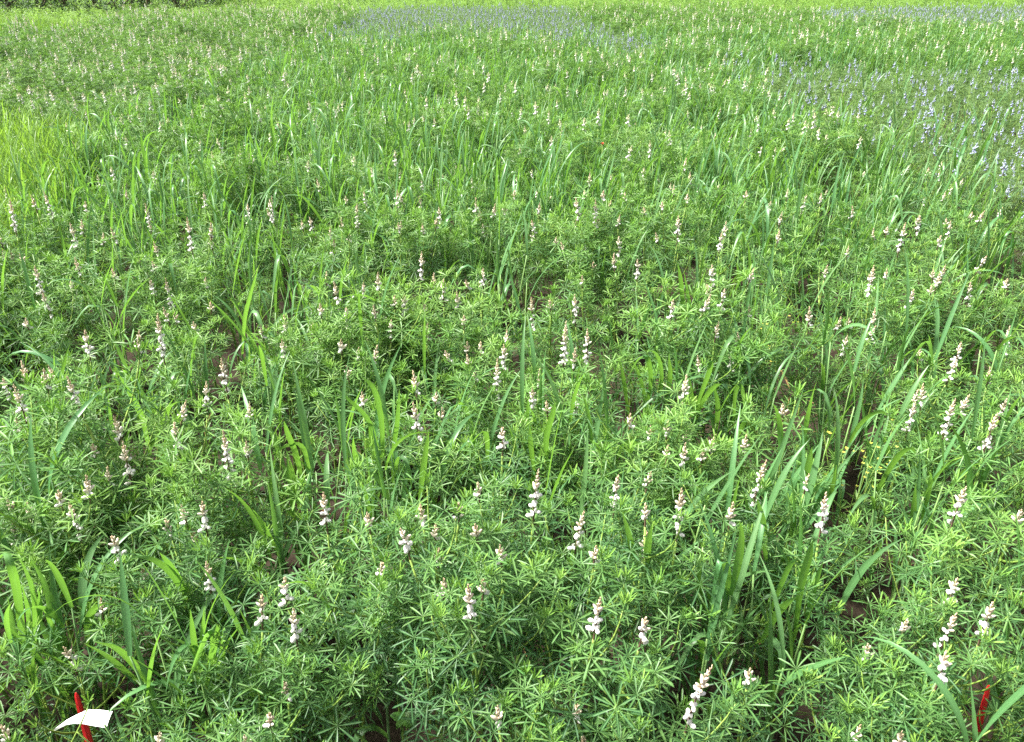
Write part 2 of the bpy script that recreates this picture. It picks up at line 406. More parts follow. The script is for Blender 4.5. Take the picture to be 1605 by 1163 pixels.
# ------------------------------------------------------------------ scene helpers
COL = scene.collection
def tag(o, label=None, cat=None, group=None, kind=None):
    if label: o['label'] = label
    if cat: o['category'] = cat
    if group: o['group'] = group
    if kind: o['kind'] = kind
    return o
def empty(name, loc):
    o = bpy.data.objects.new(name, None); COL.objects.link(o); o.location = loc; o.empty_display_size = .05; return o
def part(name, me, parent, M=None):
    o = bpy.data.objects.new(name, me); COL.objects.link(o); o.parent = parent
    if M is not None: o.matrix_local = Matrix(M.tolist())
    return o
def scatter(name, pts, scl, rot, vid, meshes, label, cat):
    """one object whose points carry many copies of a few plants (stuff)"""
    me = bpy.data.meshes.new(name); n = len(pts)
    me.vertices.add(n); me.vertices.foreach_set('co', np.asarray(pts, np.float32).ravel())
    a = me.attributes.new('vid', 'INT', 'POINT'); a.data.foreach_set('value', np.asarray(vid, np.int32))
    a = me.attributes.new('scl', 'FLOAT', 'POINT'); a.data.foreach_set('value', np.asarray(scl, np.float32))
    a = me.attributes.new('rot', 'FLOAT_VECTOR', 'POINT'); a.data.foreach_set('vector', np.asarray(rot, np.float32).ravel())
    o = bpy.data.objects.new(name, me); COL.objects.link(o)
    ng = bpy.data.node_groups.new(name, 'GeometryNodeTree')
    ng.interface.new_socket('Geometry', in_out='INPUT', socket_type='NodeSocketGeometry')
    ng.interface.new_socket('Geometry', in_out='OUTPUT', socket_type='NodeSocketGeometry')
    gi, go = ng.nodes.new('NodeGroupInput'), ng.nodes.new('NodeGroupOutput')
    jn = ng.nodes.new('GeometryNodeJoinGeometry')
    for mm in reversed(meshes):
        src = bpy.data.objects.new(name + '_source', mm)
        oi = ng.nodes.new('GeometryNodeObjectInfo'); oi.inputs['Object'].default_value = src
        gti = ng.nodes.new('GeometryNodeGeometryToInstance')
        ng.links.new(oi.outputs['Geometry'], gti.inputs[0]); ng.links.new(gti.outputs[0], jn.inputs[0])
    ip = ng.nodes.new('GeometryNodeInstanceOnPoints'); ip.inputs['Pick Instance'].default_value = True
    def named(nm, ty):
        k = ng.nodes.new('GeometryNodeInputNamedAttribute'); k.data_type = ty; k.inputs['Name'].default_value = nm
        return [s for s in k.outputs if s.enabled and s.name == 'Attribute'][0]
    ng.links.new(gi.outputs[0], ip.inputs['Points']); ng.links.new(jn.outputs[0], ip.inputs['Instance'])
    ng.links.new(named('vid', 'INT'), ip.inputs['Instance Index']); ng.links.new(named('scl', 'FLOAT'), ip.inputs['Scale'])
    er = ng.nodes.new('FunctionNodeEulerToRotation'); ng.links.new(named('rot', 'FLOAT_VECTOR'), er.inputs[0])
    ng.links.new(er.outputs[0], ip.inputs['Rotation'])
    ng.links.new(ip.outputs[0], go.inputs[0])
    md = o.modifiers.new('copies', 'NODES'); md.node_group = ng
    return tag(o, label, cat, kind='stuff')
used_labels = {}
def place_words(p):
    x, y, _ = proj(p); fx, fy = x[0] / 1605 * 100, (1163 - y[0]) / 1163 * 100
    fx, fy = min(max(fx, 0), 100), min(max(fy, 0), 100)
    return fx, fy
ONES = 'zero one two three four five six seven eight nine ten eleven twelve thirteen fourteen fifteen sixteen seventeen eighteen nineteen'.split()
TENS = 'zero ten twenty thirty forty fifty sixty seventy eighty ninety'.split()
def spell(v, half):
    v = round(v * 2) / 2 if half else round(v)
    n = int(v); w = 'a hundred' if n >= 100 else (ONES[n] if n < 20 else TENS[n // 10] + ('-' + ONES[n % 10] if n % 10 else ''))
    return w + (' and a half' if v != n else '')
def unique_label(base, p, short=None):
    """the thing's look, then where it stands in the picture"""
    fx, fy = place_words(p)
    for half, b in ((False, base), (True, short or base)):
        s = '%s, %s percent across and %s percent up' % (b, spell(fx, half), spell(fy, half))
        if s not in used_labels: break
    used_labels[s] = 1
    return s
def inside(poly, x, y):
    poly = np.asarray(poly); x = np.asarray(x); y = np.asarray(y); c = np.zeros(x.shape, bool); n = len(poly); j = n - 1
    for i in range(n):
        xi, yi, xj, yj = *poly[i], *poly[j]
        c ^= ((yi > y) != (yj > y)) & (x < (xj - xi) * (y - yi) / (yj - yi + 1e-12) + xi); j = i
    return c
def world_poly(pts, z=.5): return np.array([P(x, y, z)[:2] for x, y in pts])

# ------------------------------------------------------------------ ground
def hnoise(x, y):
    r = np.random.default_rng(5); z = np.zeros_like(x)
    for k in range(26):
        f = 3 * 1.17 ** k; a = r.uniform(0, 6.28); ph = r.uniform(0, 6.28)
        z += math.sin(k) * .0 + .022 / (1 + .16 * f) * np.sin(f * (x * math.cos(a) + y * math.sin(a)) + ph)
    return z
xs = np.concatenate([[-400, -150, -60, -25, -12, -7], np.arange(-4, 4.01, .05), [7, 12, 25, 60, 150, 400]])
ys = np.concatenate([[-60, -20, -6, -2], np.arange(-.5, 5.01, .05), [6, 8, 11, 15, 20, 30, 45, 80, 160, 400, 900]])
gx, gy = np.meshgrid(xs, ys)
gz = np.where((np.abs(gx) < 4.2) & (gy < 5.2) & (gy > -1), hnoise(gx, gy), 0)
nx = len(xs); V = np.stack([gx.ravel(), gy.ravel(), gz.ravel()], 1)
ii, jj = np.meshgrid(np.arange(nx - 1), np.arange(len(ys) - 1)); a = (jj * nx + ii).ravel()
T = np.concatenate([np.stack([a, a + 1, a + nx + 1], 1), np.stack([a, a + nx + 1, a + nx], 1)])
ground = bpy.data.objects.new('ground', to_mesh('ground', G(V, T, 'soil'), True)); COL.objects.link(ground)
tag(ground, 'dark brown loose soil under the whole field', 'soil', kind='structure')
r = np.random.default_rng(8)
gs = []
for k in range(900):
    x, y = r.uniform(-1.8, 1.8), r.uniform(.3, 3.0); s = r.uniform(.004, .02)
    g = ellipsoid((0, 0, 0), (s, s * r.uniform(.7, 1), s * r.uniform(.5, .8)), 'soil', 5, 4)
    g = (g[0] * (1 + r.normal(0, .16, g[0].shape)), *g[1:])
    gs.append(xf(g, m4(rotz(r.uniform(0, 6)), (x, y, hnoise(np.array(x), np.array(y)) + s * .2))))
clods = bpy.data.objects.new('soil_clods', to_mesh('soil_clods', join(gs), True)); COL.objects.link(clods)
tag(clods, 'small brown soil crumbs lying between the plants', 'soil', kind='stuff')

gs = []
for k in range(260):
    x, y = r.uniform(-1.8, 1.8), r.uniform(.4, 3.0); l = r.uniform(.02, .09); a = r.uniform(0, 6.28); z0 = float(hnoise(np.array(x), np.array(y))) + .006
    gs.append(tube([(x, y, z0), (x + l * .5 * math.cos(a), y + l * .5 * math.sin(a), z0 + r.uniform(0, .01)), (x + l * math.cos(a + .2), y + l * math.sin(a + .2), z0 + .001)], [.0008, .0016, .0006], 3, 'dry', r.random()))
litter = bpy.data.objects.new('straw_litter', to_mesh('straw_litter', join(gs))); COL.objects.link(litter)
tag(litter, 'thin dry straw bits lying on the soil', 'litter', kind='stuff')

# ------------------------------------------------------------------ plots of the trial field (seen outlines carried onto the canopy)
BLUE = [world_poly(q) for q in (
    [(1120, 95), (1250, 92), (1420, 100), (1605, 104), (1800, 108), (2100, 330), (1640, 322), (1560, 305), (1480, 264), (1380, 228), (1270, 195), (1200, 150)],
    [(570, 12), (700, 9), (900, 9), (895, 25), (960, 42), (1040, 66), (1010, 84), (860, 66), (700, 60), (560, 66), (470, 80), (520, 48)],
    [(1265, 15), (1400, 9.5), (1605, 8.5), (2000, 8.5), (2000, 41), (1605, 41), (1450, 37), (1300, 33)])]
GRASS = [world_poly(q) for q in ([(-700, 188), (50, 188), (140, 203), (95, 262), (40, 325), (-60, 420), (-900, 520)],
                                 [(-300, 36), (118, 36), (108, 47), (-300, 49)])]
LEFT = world_poly([(-600, 50), (110, 47), (200, 25), (480, 18), (560, 20), (480, 80), (385, 112), (320, 168), (150, 205), (50, 188), (-700, 190)])
FAR_Y = float(P(802, 9, .5)[1])
def beyond(x, y):
    px, py, _ = proj(np.c_[x, y, np.full(len(x), .5)])
    return py < np.interp(px, (-400, 120, 200, 480, 900, 1265, 1605, 2000), (36, 36, 25, 18, 14, 16, 9, 9))
HOLES = [(P(20, 126, .35)[:2], .45), (P(335, 82, .35)[:2], .8), (P(1440, 88, .3)[:2], .35), (P(1240, 600, .02)[:2], .15),
         (P(785, 1085, .02)[:2], .15), (P(825, 1095, .02)[:2], .12), (P(1418, 832, .05)[:2], .10)]
def in_hole(x, y): return np.any([(x - c[0]) ** 2 + (y - c[1]) ** 2 < rad ** 2 for c, rad in HOLES], axis=0)
def in_any(polys, x, y): return np.any([inside(q, x, y) for q in polys], axis=0)

# ------------------------------------------------------------------ white lupins seen one by one: tip x, tip y, foot y of each flower spike
SP = """4 590 628;26 601 652;78 567 602;106 591 640;25 655 668;180 653 692;191 695 760;144 697 715;276 662 710;349 676 745;385 691 721;111 787 845;42 790 812;17 817 862;177 840 880;283 792 825;261 814 826;314 787 835;307 829 862;90 770 785
652 630 687;683 616 638;694 640 666;568 616 640;545 575 600;781 562 622;744 580 602;788 671 705;506 772 827;576 804 827;633 826 865;660 792 822;681 822 840;720 790 808;745 818 832;749 757 772;785 855 882;687 862 888
835 608 650;905 602 655;858 630 642;987 650 665;1020 669 680;1047 662 680;1076 677 690;1048 700 725;1170 680 715;1102 703 727;841 737 806;967 742 800;1020 737 767;1013 790 806;1072 765 830;1193 720 792;1150 787 822;909 803 862;1013 832 865;933 858 880
1448 601 638;1435 628 680;1498 622 688;1583 618 655;1560 647 705;1509 760 822;1297 774 835;1229 634 652;1499 565 602;1602 800 826;1268 745 757
325 880 934;222 890 913;157 939 963;107 1013 1054;4 1137 1165;248 1150 1170;382 1153 1170;408 933 976;440 908 947;458 960 1007;599 880 893;735 912 978;697 908 922;447 1068 1085;420 1116 1137;779 1110 1135;758 907 920
939 937 988;1014 964 1006;1101 1034 1128;903 1103 1125;913 1155 1175;1176 1048 1060;1499 905 946;1501 963 1020;1556 943 1001;1491 1025 1070;1424 970 985;1364 1009 1025;1348 1137 1170;1414 1148 1170
6 292 315;12 312 358;51 306 328;71 299 340;133 315 340;176 312 332;229 318 365;111 348 388;242 380 402;292 340 386;320 302 328;387 320 350;328 368 392;17 392 413;3 392 412;33 398 412;52 415 460;119 405 432;177 422 442;240 410 427;235 437 470;261 434 487;320 434 455;67 456 500;39 500 512;242 492 560;133 517 560;273 490 505;304 505 515;345 560 617
423 307 347;486 340 367;473 347 362;517 355 375;522 375 407;542 308 322;557 318 360;571 300 322;621 297 325;611 320 342;628 345 365;548 367 380;658 307 327;663 350 368;690 325 350;747 310 332;774 320 342;792 322 338;757 351 376;663 395 437;592 426 452;694 437 474;757 421 452;526 442 484;502 477 490;544 482 519;586 478 502;631 460 497;618 464 482;613 501 534;669 507 537;489 506 524;446 493 522;441 532 574;535 532 555;563 545 564;717 457 484;727 495 505;733 537 559;754 537 548;789 540 585
845 318 336;905 311 340;903 341 362;935 312 350;945 300 315;970 337 355;1010 325 340;1038 317 330;1066 338 376;1078 305 320;1057 290 307;1171 300 315;836 358 380;872 372 383;916 375 400;971 370 402;1001 407 437;1130 365 397;931 410 420;913 433 443;1118 415 450;1135 452 484;833 465 519;901 462 504;863 470 490;1056 470 502;887 510 574;922 517 570;1124 505 532;1159 521 550;1147 550 590;1174 480 495
1208 313 340;1225 332 355;1222 361 383;1263 303 335;1288 303 320;1235 296 312;1338 323 345;1330 386 406;1392 356 370;1420 348 394;1444 338 368;1493 346 380;1481 300 316;1570 325 346;1524 333 348;1370 417 463;1391 420 441;1464 424 440;1481 415 438;1433 454 491;1462 447 466;1524 441 481;1578 437 450;1374 482 540;1272 482 512;1328 526 565;1587 511 559;1506 537 578;1296 415 436"""
SP = [tuple(map(float, t.split())) for t in SP.replace('\n', ';').split(';')]
r = np.random.default_rng(21)
plants = []     # base x, y, tip point, spike length, height
for (x, y, yb) in SP:
    ang = PITCH + math.atan((y - CY) / FPX)
    zt0 = .60
    slant = (CAM_Z - zt0) / math.sin(ang)
    Ls = (yb - y) / FPX * slant / math.cos(ang) * 1.02
    Ls = min(.165, max(.05, Ls * 1.12))
    zt = .565 + .65 * Ls + r.normal(0, .035)
    if y > 1000 and Ls < .07: zt -= .10
    tip = P(x, y, zt)
    plants.append([tip, Ls, zt - Ls])
def mound(x, y):
    return np.sin(y * 5.2 + 1.4 * np.sin(x * 2.1 + 1)) * .6 + .4 * np.sin(x * 4.3 + 2.2 * np.sin(y * 1.7))
for q, (x, y, yb) in zip(plants, SP):
    dz = .085 * float(mound(q[0][0], q[0][1])); q[0] = P(x, y, q[0][2] + dz); q[2] += dz
    if y > 1000 and x < 260: dz = .43 - q[0][2]; q[0] = P(x, y, .43); q[2] += dz
tips = np.array([q[0][:2] for q in plants])
# leafy plants without open flowers between them
cand = np.stack([r.uniform(-3.2, 3.2, 9000), r.uniform(.62, 4.5, 9000)], 1)
cx_, cy_, _ = proj(np.c_[cand, np.full(len(cand), .5)])
cand = cand[(cand[:, 1] > .88) & (cx_ > -40) & (cx_ < 1645) & (cy_ > 296) & (cy_ < 1225) & ~in_hole(cand[:, 0], cand[:, 1]) & ~in_any(BLUE + GRASS, cand[:, 0], cand[:, 1])]
pool = tips.copy(); N_FILL = 345 - len(plants)
for k in range(max(0, N_FILL)):
    d = np.min(((cand[:, None, :] - pool[None]) ** 2).sum(2), axis=1) * (1 + .05 * cand[:, 1] * 0)
    i = int(np.argmax(d)); pool = np.r_[pool, cand[i:i + 1]]
    plants.append([np.array([*cand[i], 0]), 0.0, r.uniform(.22, .36)])
for (x, y, h) in ((40, 1150, .24), (215, 1150, .26), (130, 1190, .20), (1480, 1160, .30), (1590, 1130, .28), (1540, 1200, .22), (1600, 1060, .36), (60, 1080, .30), (240, 1090, .30)):
    plants.append([np.array([*P(x, y, h)[:2], 0]), 0.0, h])
NEAR_D = 1.62
def keeps_peg_clear(base, M, rp):
    """no leaf grows over the paper tag; a few cross the bare peg"""
    w = base + M[:3, 3] + M[:3, :3] @ np.array([.05, 0, .03])
    x, y, _ = proj(w)
    if 30 < x[0] < 215 and 1065 < y[0] < 1215: return w[2] < .24
    if 1505 < x[0] < 1580 and 1055 < y[0] < 1180: return w[2] < .22
    return True
LUPIN_VAR = []
rv = np.random.default_rng(77)
for k in range(20):
    pl = gen_plant(rv, .47, 1.15, dense=1.12)
    lv = []
    for c, i, M in pl['leaves']:
        g = xf(LEAF[c][i], M, rv.normal(0, .12)); g[3][:, 2] = np.clip(g[3][:, 2] + dict(A=.28, B=.12, C=0, D=.05)[c], 0, 1); lv.append(g)   # upper leaves of mid and far plants shifted to the paler, yellower leaf colour
    LUPIN_VAR.append((pl, join(lv)))
VAR_STEM = [to_mesh('stem', v[0]['stem'], True) for v in LUPIN_VAR]
VAR_FOL = [to_mesh('foliage', v[1]) for v in LUPIN_VAR]
SPIKE_VAR = {}
def spike_geo(r, L, sparse=False):
    g, fl = gen_spike(r, L, sparse)
    return join([g] + [xf(FLOWER[int(r.integers(4))], M) for M in fl])
SPIKE_L = (.045, .07, .095, .12, .15)
for L in SPIKE_L: SPIKE_VAR[L] = [to_mesh('flower_spike', spike_geo(rv, L), True) for _ in range(4)]
n_near = 0
for k, (tip, Ls, h) in enumerate(plants):
    rp = np.random.default_rng(1000 + k)
    flowering = Ls > 0; two = False
    dist = float(np.hypot(tip[0], tip[1]))
    near = dist < NEAR_D
    sz = 'tall' if Ls > .115 else ('medium' if Ls > .07 else 'short')
    if near:
        n_near += 1
        pl = gen_plant(rp, h, 1.12 if flowering else 1.0, dense=1.0)
        off = pl['top'] + pl['dir'] * Ls
        base = np.array([tip[0] - off[0], tip[1] - off[1], 0]) if flowering else np.array([tip[0], tip[1], 0])
        root = empty('lupin_plant', base)
        part('stem', to_mesh('stem', pl['stem'], True), root)
        for c, i, M in pl['leaves']:
            if keeps_peg_clear(base, M, rp): part('leaf', LEAF_MESH[c][i], root, M)
        if flowering:
            g, fl = gen_spike(rp, Ls)
            S = m4(align_z(pl['dir']), pl['top'])
            sp = part('flower_spike', to_mesh('flower_spike', g, True), root, S)
            for M in fl: part('flower', FLOWER_MESH[int(rp.integers(4))], sp, M)
    else:
        v = int(rp.integers(20)); pl = LUPIN_VAR[v][0]; s = h / .47; a = rp.uniform(0, 6.28); R = rotz(a)
        dr = R @ pl['dir']; off = R @ pl['top'] * s + dr * Ls
        base = np.array([tip[0] - off[0], tip[1] - off[1], 0]) if flowering else np.array([tip[0], tip[1], 0])
        root = empty('lupin_plant', base)
        M = m4(R, (0, 0, 0), s)
        part('stem', VAR_STEM[v], root, M)
        tag(part('foliage', VAR_FOL[v], root, M), kind='stuff')
        if flowering and rp.random() < .5:
            two = True; tp, td = pl['tips'][-1]; Lb = rp.uniform(.05, .085); Lv = min(SPIKE_L, key=lambda q: abs(q - Lb))
            part('flower_spike', SPIKE_VAR[Lv][int(rp.integers(4))], root, m4(align_z(R @ td) @ rotz(rp.uniform(0, 6.28)), R @ tp * s, Lb / Lv))
        if flowering:
            Lv = min(SPIKE_L, key=lambda q: abs(q - Ls))
            part('flower_spike', SPIKE_VAR[Lv][int(rp.integers(4))], root, m4(align_z(dr) @ rotz(rp.uniform(0, 6.28)), R @ pl['top'] * s, Ls / Lv))
    if flowering: lab = unique_label(('white lupin with %s and small flower spikes' if two else 'white lupin with one %s flower spike') % sz, tip, '%s white lupin spike' % sz)
    else: lab = unique_label('leafy green lupin without open flowers', short='leafy flowerless lupin', p=np.array([tip[0], tip[1], h]))
    tag(root, lab, 'lupin', 'white lupins at the front of the field')

# ------------------------------------------------------------------ cereal plants seen one by one: x, y of the tuft's middle, tillers, share of arched blades
CE = """40 970 7 .2;312 1040 7 .3;200 1060 3 .3;15 760 4 .2;66 745 4 .2;225 650 6 .3;275 915 3 .5;450 745 5 .4;487 810 4 .2;590 700 6 .4;555 800 3 .2;620 790 3 .2;372 525 5 .2;150 455 4 .1;195 420 4 .2;745 700 3 .8;852 700 4 .05;880 640 3 .1;1000 590 8 .5;1112 625 8 .5;1062 490 5 .1;975 705 3 .8;1125 945 3 .4;1182 835 4 .05;1252 960 3 .2;1225 1000 2 .3;1012 890 4 .1;878 865 2 .1;1080 1010 2 .8;1440 580 4 .6;1375 665 3 .8;1425 712 3 .8;1435 795 7 .1;1262 745 4 .05;1228 825 4 .1;1232 545 7 .1;1192 430 5 .1;1212 470 4 .2;1285 400 4 .1;1345 460 4 .2;1490 430 4 .2;1550 490 4 .2;1370 560 4 .2;1095 305 4 .1;1115 350 4 .2;1390 300 4 .3;1425 315 4 .3;855 335 4 .1;870 300 4 .2;770 440 4 .2;800 490 4 .2;690 395 4 .3;640 560 4 .2;605 535 3 .2;505 560 4 .2;440 565 4 .1;470 445 4 .1;545 420 4 .2;640 375 4 .2;712 365 4 .2;752 405 4 .2;335 400 4 .2;402 425 4 .1;300 335 4 .2;352 340 4 .2;212 395 4 .2;122 465 4 .2;62 345 4 .3;495 505 3 .2;35 520 3 .3;95 640 3 .4;560 625 3 .4;650 745 3 .3;925 760 3 .1;1330 610 3 .3;1560 590 3 .5;1590 390 4 .2;1530 350 4 .2;985 430 4 .2;1030 380 4 .3;1150 395 3 .3;940 330 4 .2;580 350 4 .2;430 385 4 .2;255 470 3 .2;165 530 3 .2;330 600 3 .4;410 640 3 .2;700 600 3 .2;1300 690 2 .4;780 930 1 .6;575 1000 1 .9;120 880 2 .4;395 870 2 .2;1545 760 2 .4;1180 650 3 .6;1260 340 4 .2;1355 380 4 .2;1450 470 3 .3;1448 70 8 .1;1458 74 8 .1;1436 76 8 .1;1466 68 8 .1;1240 84 7 .1;1252 88 7 .1;1228 82 7 .1;1200 215 7 .1;1215 220 6 .1;1245 222 6 .1;330 165 6 .1;345 172 6 .1;170 640 5 .2"""
CE = [tuple(map(float, t.split())) for t in CE.split(';')]
HERO = {  # blades that stand out, by the tuft they grow from: points (x, y, height), half width
 (40, 970): [([(48,1060,.15),(36,1000,.3),(28,930,.42),(18,890,.50),(8,866,.52),(-8,884,.46)],.0115), ([(50,1055,.2),(56,985,.35),(52,925,.45),(30,872,.54)],.009), ([(75,1010,.25),(78,950,.36),(68,910,.44),(46,872,.52)],.008), ([(40,1075,.1),(22,990,.3),(12,935,.42)],.008), ([(45,1085,.08),(56,1010,.28),(64,960,.39),(60,925,.46)],.009), ([(50,1085,.08),(44,1030,.22),(46,970,.36),(34,915,.47)],.009)],
 (312, 1040): [([(322,1095,.2),(333,1030,.42),(338,994,.52),(326,988,.54),(310,1025,.47),(295,1065,.38),(263,1108,.28)],.0135), ([(318,1085,.2),(305,1010,.4),(298,955,.52)],.008), ([(340,1085,.2),(352,1020,.38),(376,980,.47)],.008), ([(310,1115,.1),(316,1030,.36),(320,950,.53)],.009), ([(330,1110,.1),(345,1040,.3),(350,985,.44)],.008)],
 (200, 1060): [([(244,1092,.14),(205,1062,.27),(168,1030,.37),(131,1008,.44)],.0125), ([(232,1082,.2),(212,1045,.33),(182,1017,.42),(148,1006,.46)],.010)],
 (275, 915): [([(297,965,.3),(287,928,.42),(268,898,.5),(238,877,.55),(208,872,.56)],.0105), ([(292,955,.3),(283,915,.43),(265,885,.52),(250,866,.57)],.009)],
 (1112, 625): [([(1085,655,.3),(1100,615,.45),(1112,582,.58),(1114,566,.63),(1104,572,.6)],.0095), ([(1088,660,.3),(1104,626,.45),(1126,603,.55),(1141,612,.54),(1146,645,.45)],.0115), ([(1150,665,.3),(1152,620,.47),(1160,602,.53),(1167,630,.45),(1166,660,.36)],.0085), ([(1140,710,.28),(1158,680,.38),(1172,655,.46),(1183,653,.45)],.0105), ([(1072,662,.3),(1100,640,.38),(1130,632,.42)],.007), ([(1095,680,.2),(1085,630,.4),(1080,590,.52)],.010), ([(1120,690,.2),(1125,640,.4),(1118,600,.52)],.010)],
 (1000, 590): [([(1010,655,.25),(1020,600,.45),(1014,560,.58),(1000,563,.56),(984,592,.5)],.0095), ([(1030,655,.25),(1037,590,.45),(1028,555,.58),(1008,549,.6)],.008), ([(1015,650,.25),(1005,600,.42),(990,560,.55)],.009), ([(1040,650,.25),(1050,595,.43),(1048,555,.55)],.010), ([(985,650,.25),(978,600,.42),(972,565,.52)],.009)],
 (745, 700): [([(762,745,.25),(764,695,.45),(757,677,.51),(737,698,.45),(711,731,.36)],.0095), ([(750,740,.25),(744,705,.42),(735,691,.48),(702,727,.38)],.007)],
 (975, 705): [([(958,750,.3),(967,715,.42),(980,697,.5),(994,694,.5),(1012,704,.45)],.011)],
 (1125, 945): [([(1130,1000,.2),(1139,930,.42),(1139,893,.54),(1128,881,.57),(1120,925,.5),(1111,957,.43)],.0105), ([(1105,1000,.2),(1097,930,.42),(1096,868,.58)],.009), ([(1122,1005,.2),(1118,960,.35),(1105,915,.48)],.008)],
 (1080, 1010): [([(1102,1045,.28),(1100,1012,.42),(1087,1004,.45),(1058,1027,.39)],.0105)],
 (1375, 665): [([(1332,694,.4),(1344,671,.47),(1362,653,.53),(1380,645,.55),(1392,652,.53)],.009)],
 (1425, 712): [([(1373,772,.3),(1395,735,.42),(1412,712,.5),(1428,703,.53),(1435,710,.51)],.0105)],
 (1440, 580): [([(1422,572,.5),(1440,545,.56),(1450,535,.59),(1458,541,.57),(1463,578,.47)],.0095)],
 (1225, 1000): [([(1193,1008,.3),(1214,970,.42),(1235,945,.5),(1249,936,.52)],.0115), ([(1205,965,.35),(1235,893,.55),(1252,874,.59)],.007)],
 (1252, 960): [([(1247,985,.3),(1255,920,.5),(1268,872,.62),(1274,848,.67)],.0095), ([(1262,985,.3),(1275,925,.46),(1290,880,.57)],.008)],
 (450, 745): [([(477,775,.3),(466,720,.48),(451,680,.6),(445,660,.65)],.0095), ([(488,745,.4),(475,703,.53),(455,697,.55),(418,717,.5)],.009), ([(548,757,.44),(515,745,.5),(480,741,.5)],.008), ([(470,800,.25),(462,760,.38),(455,720,.5)],.009)],
 (590, 700): [([(596,720,.35),(580,665,.52),(552,632,.61),(515,604,.66)],.0095), ([(600,720,.35),(598,660,.52),(586,610,.64),(566,590,.68)],.010), ([(590,670,.5),(560,648,.55),(505,640,.55)],.008), ([(612,730,.3),(622,670,.48),(626,610,.62)],.009)],
 (225, 650): [([(234,705,.3),(223,655,.45),(205,620,.56),(184,583,.66)],.0105), ([(270,690,.3),(262,650,.44),(275,632,.5),(300,630,.5)],.008), ([(245,700,.25),(248,660,.38),(240,625,.5)],.010)],
 (852, 700): [([(858,745,.3),(856,690,.5),(866,650,.63),(870,630,.68)],.010), ([(838,745,.3),(832,700,.46),(830,665,.56)],.009)],
 (878, 640): [], (1012, 890): [([(1012,935,.3),(1014,870,.52),(1022,820,.66)],.010), ([(1000,930,.3),(990,860,.52),(975,800,.68)],.0095)],
 (1182, 835): [([(1200,880,.35),(1195,820,.55),(1186,780,.66)],.0105)], (1262, 745): [([(1258,790,.35),(1266,735,.53),(1273,700,.63)],.010)],
 (372, 525): [([(380,555,.35),(384,500,.55),(392,465,.66),(406,415,.8)],.009)], (1062, 490): [([(1072,520,.4),(1068,450,.63),(1062,412,.74)],.010), ([(1090,545,.3),(1082,490,.5),(1072,425,.7)],.011)]}
def path_blade(r, pts, W, base, n=12, mat='blade'):
    """a blade along given points"""
    q = np.array([P(p[0], p[1], p[2] + .07) for p in pts]) - base
    q = np.r_[[2 * q[0] - q[1]], q, [2 * q[-1] - q[-2]]]; m_ = len(q) - 3; V, rib = [], []
    def cr(t):
        i = min(m_ - 1, int(t)); u = t - i; a, b, c, d = q[i:i + 4]
        return .5 * (2 * b + (c - a) * u + (2 * a - 5 * b + 4 * c - d) * u * u + (3 * b - a - 3 * c + d) * u ** 3)
    prev = None
    for k in range(n + 1):
        s_ = k / n; p = cr(s_ * m_); d = cr(min(m_, s_ * m_ + .02)) - cr(max(0, s_ * m_ - .02)); d /= np.linalg.norm(d)
        sv = np.array([d[1], -d[0], 0]) if prev is None else prev - d * (prev @ d)
        if prev is None and np.linalg.norm(sv) < .35: sv = np.array([1.0, .25, 0]) - d * d[0]
        sv /= np.linalg.norm(sv); prev = sv; uv = np.cross(sv, d)
        w = max(.0003, W * min(1, .55 + 1.2 * s_) * (1 - max(0, (s_ - .45) / .55) ** 2))
        V += [p + sv * w + uv * w * .25, p, p - sv * w + uv * w * .25]; rib += [0, 1, 0]
    T = []
    for i in range(n):
        a = i * 3; T += [(a, a + 1, a + 4), (a, a + 4, a + 3), (a + 1, a + 2, a + 5), (a + 1, a + 5, a + 4)]
    return G(V, T, mat, r.uniform(.2, .8), rib, r.uniform(.1, .6))
rc = np.random.default_rng(31)
TUFT_VAR = []
for k in range(12):
    stl, bl = gen_tuft(rc, int(rc.integers(5, 9)), rc.uniform(.63, .74), .22, wide=.9)
    TUFT_VAR.append((to_mesh('stem', join(stl), True), to_mesh('foliage', join(bl), True), join(stl + bl)))
tuft_words = ('single', 'single', 'pair', 'small', 'small', 'bushy', 'bushy', 'large', 'large', 'large')
def cereal_label(n, arch, p):
    how = 'arching' if arch >= .5 else ('upright' if arch < .15 else 'mixed')
    return unique_label('%s cereal tuft with %s blades' % (('thin', 'thin', 'thin', 'small', 'medium', 'medium', 'large', 'large', 'large')[min(8, n)], how), p, 'cereal tuft')
far_c = np.stack([rc.uniform(-11, 11, 14000), rc.uniform(3.6, 14.5, 14000)], 1)
fx_, fy_, _ = proj(np.c_[far_c, np.full(len(far_c), .55)])
left_ok = ~inside(LEFT, far_c[:, 0], far_c[:, 1]) & ~in_any(GRASS, far_c[:, 0], far_c[:, 1])
okc = left_ok & (rc.random(len(far_c)) < np.where(in_any(BLUE, far_c[:, 0], far_c[:, 1]), .06, 1.0))
